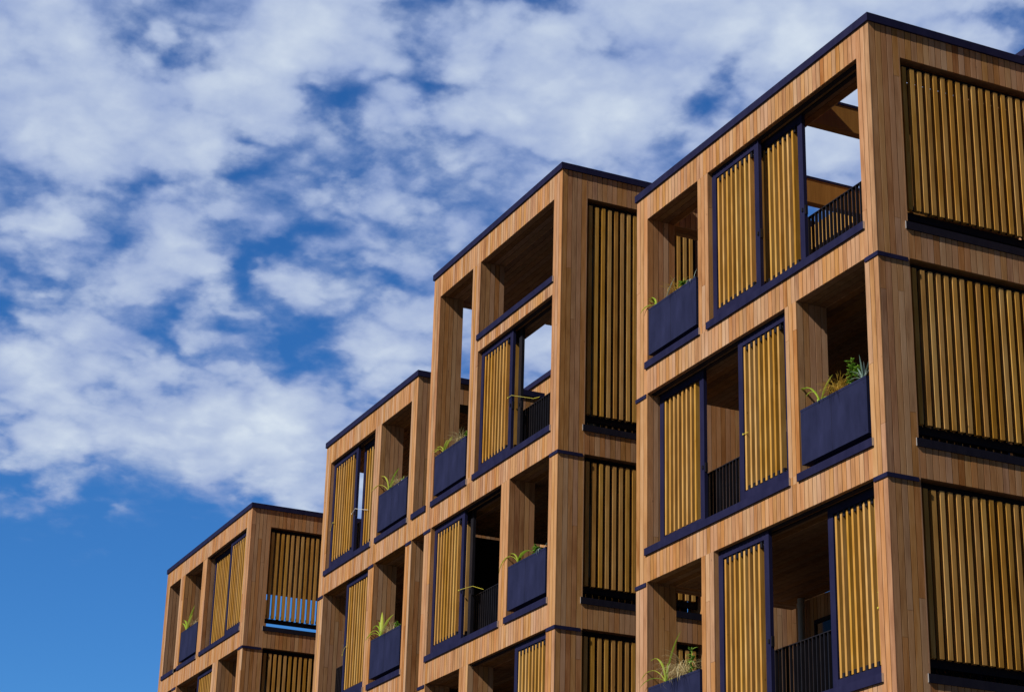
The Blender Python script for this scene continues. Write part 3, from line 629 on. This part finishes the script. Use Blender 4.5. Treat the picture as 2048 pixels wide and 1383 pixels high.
strap(-13.72, -1.625, "fine grey-green tendrils at the right end of the tallest block's second-row planter", [(260, 20, .16, .010, 2.4), (300, 30, .15, .008, 2.2), (220, 40, .12, .008, 2.0), (90, 70, .16, .008, .5)], m=SILV, y=.04)
strap(-20.95, 1.375, "strappy plant with long yellowing leaf, top planter of the second block from the left", [(180, 55, .60, .034, 1.7), (186, 22, .60, .03, 1.1), (20, 72, .40, .04, .5), (0, 50, .3, .03, .8)])
tuft(-20.52, 1.375, 'straw tuft in the top planter of the second block from the left', 90, .30, STRW)
herb(-20.25, 1.375, "small dark green sprig, top planter of the second block from the left", .10, 30)
strap(-20.98, -1.625, "bushy green strappy plant, second-row planter of the second block from the left", [(180, 50, .46, .036, 1.8), (186, 30, .46, .03, 1.7), (190, 14, .44, .03, 1.2), (160, 70, .4, .05, .6), (20, 70, .42, .055, .7), (170, 60, .36, .04, 1.2)])
tuft(-20.55, -1.625, "pale cream tuft, second-row planter of the second block from the left", 140, .26, STRW, spread=.12)
herb(-20.2, -1.625, "small sprig right of the cream tuft, second block from the left, second row", .12, 30)
strap(-34.95, 1.375, 'far green strappy plant in the planter of the leftmost block', [(180, 30, .62, .05, 1.4), (178, 50, .5, .045, 1.6), (20, 76, .52, .055, .3), (0, 60, .4, .05, .6)])
tuft(-34.35, 1.375, 'far pale tuft in the planter of the leftmost block', 60, .26, STRW, spread=.12)

# ---------------------------------------------------------------- cords that hold the shutters
def cord(pts, label, m, r=.0045):
    mb = MB()
    for a, b in zip(pts[:-1], pts[1:]): mb.tube(a, b, r, m, 6)
    mb.tube(Vector(pts[0]) - Vector((0, 0, .012)), Vector(pts[0]) + Vector((0, 0, .012)), r * 1.7, m, 6)
    tag(mb.build('tie_cord', None, pts[0]), label, 'cord', 'cords tied round the shutters')
cord([(-15.30, .06, 1.60), (-15.14, .06, 1.60), (-14.85, .36, 1.50), (-14.62, .37, 1.46)], "yellow cord stretched from the top shutter to the railing of the tallest block", YEL)
cord([(-17.22, .06, -1.52), (-17.07, .06, -1.53), (-16.95, .22, -1.48), (-16.78, .36, -1.56)], 'yellow cord knotted round the second-row shutter of the tallest block', YEL)
cord([(-23.06, .06, 1.45), (-22.88, .06, 1.52), (-22.70, .19, 1.47), (-22.45, .19, 1.40)], "white cord bridging the two top shutters of the second block from the left", WHT)
cord([(-24.34, .06, 1.42), (-24.22, .05, 1.55), (-24.12, .06, 1.53)], "short yellow cord end at the left of the second block's top shutters", YEL)
cord([(-23.16, .06, -1.56), (-23.05, .05, -1.46), (-22.93, .06, -1.40)], "yellow cord on the second-row shutter of the second block from the left", YEL)
cord([(-7.30, .065, -1.48), (-7.16, .065, -1.49)], "pale yellow cord round the first slat of the nearest block's second-row shutter", YEL, .005)
cord([(-4.40, .19, -4.60), (-4.22, .19, -4.62), (-4.20, .15, -4.50), (-4.33, .15, -4.42)], "yellow cord looped round the lowest right shutter beside the near corner", YEL, .005)

# ---------------------------------------------------------------- ground
mb = MB(); n = 1500
mb.quad([(-n, -n, GZ - .05), (n, -n, GZ - .05), (n, n, GZ - .05), (-n, n, GZ - .05)], plain('asphalt', (.05, .05, .05), .9, 0, .3, 2), (.5, .5, .5)); g = mb.build('ground'); tag(g, kind='structure')
mb = MB(); mb.box(-60, 2, -4.5, 12, GZ - .04, GZ + .0, CONC); g = mb.build('pavement'); tag(g, kind='structure')

# parts keep world placement under their block's Empty
bpy.context.view_layer.update()
for root in (ra, rbk, rc, rd):
    for c in root.children: c.location = Vector(c.location) - root.location
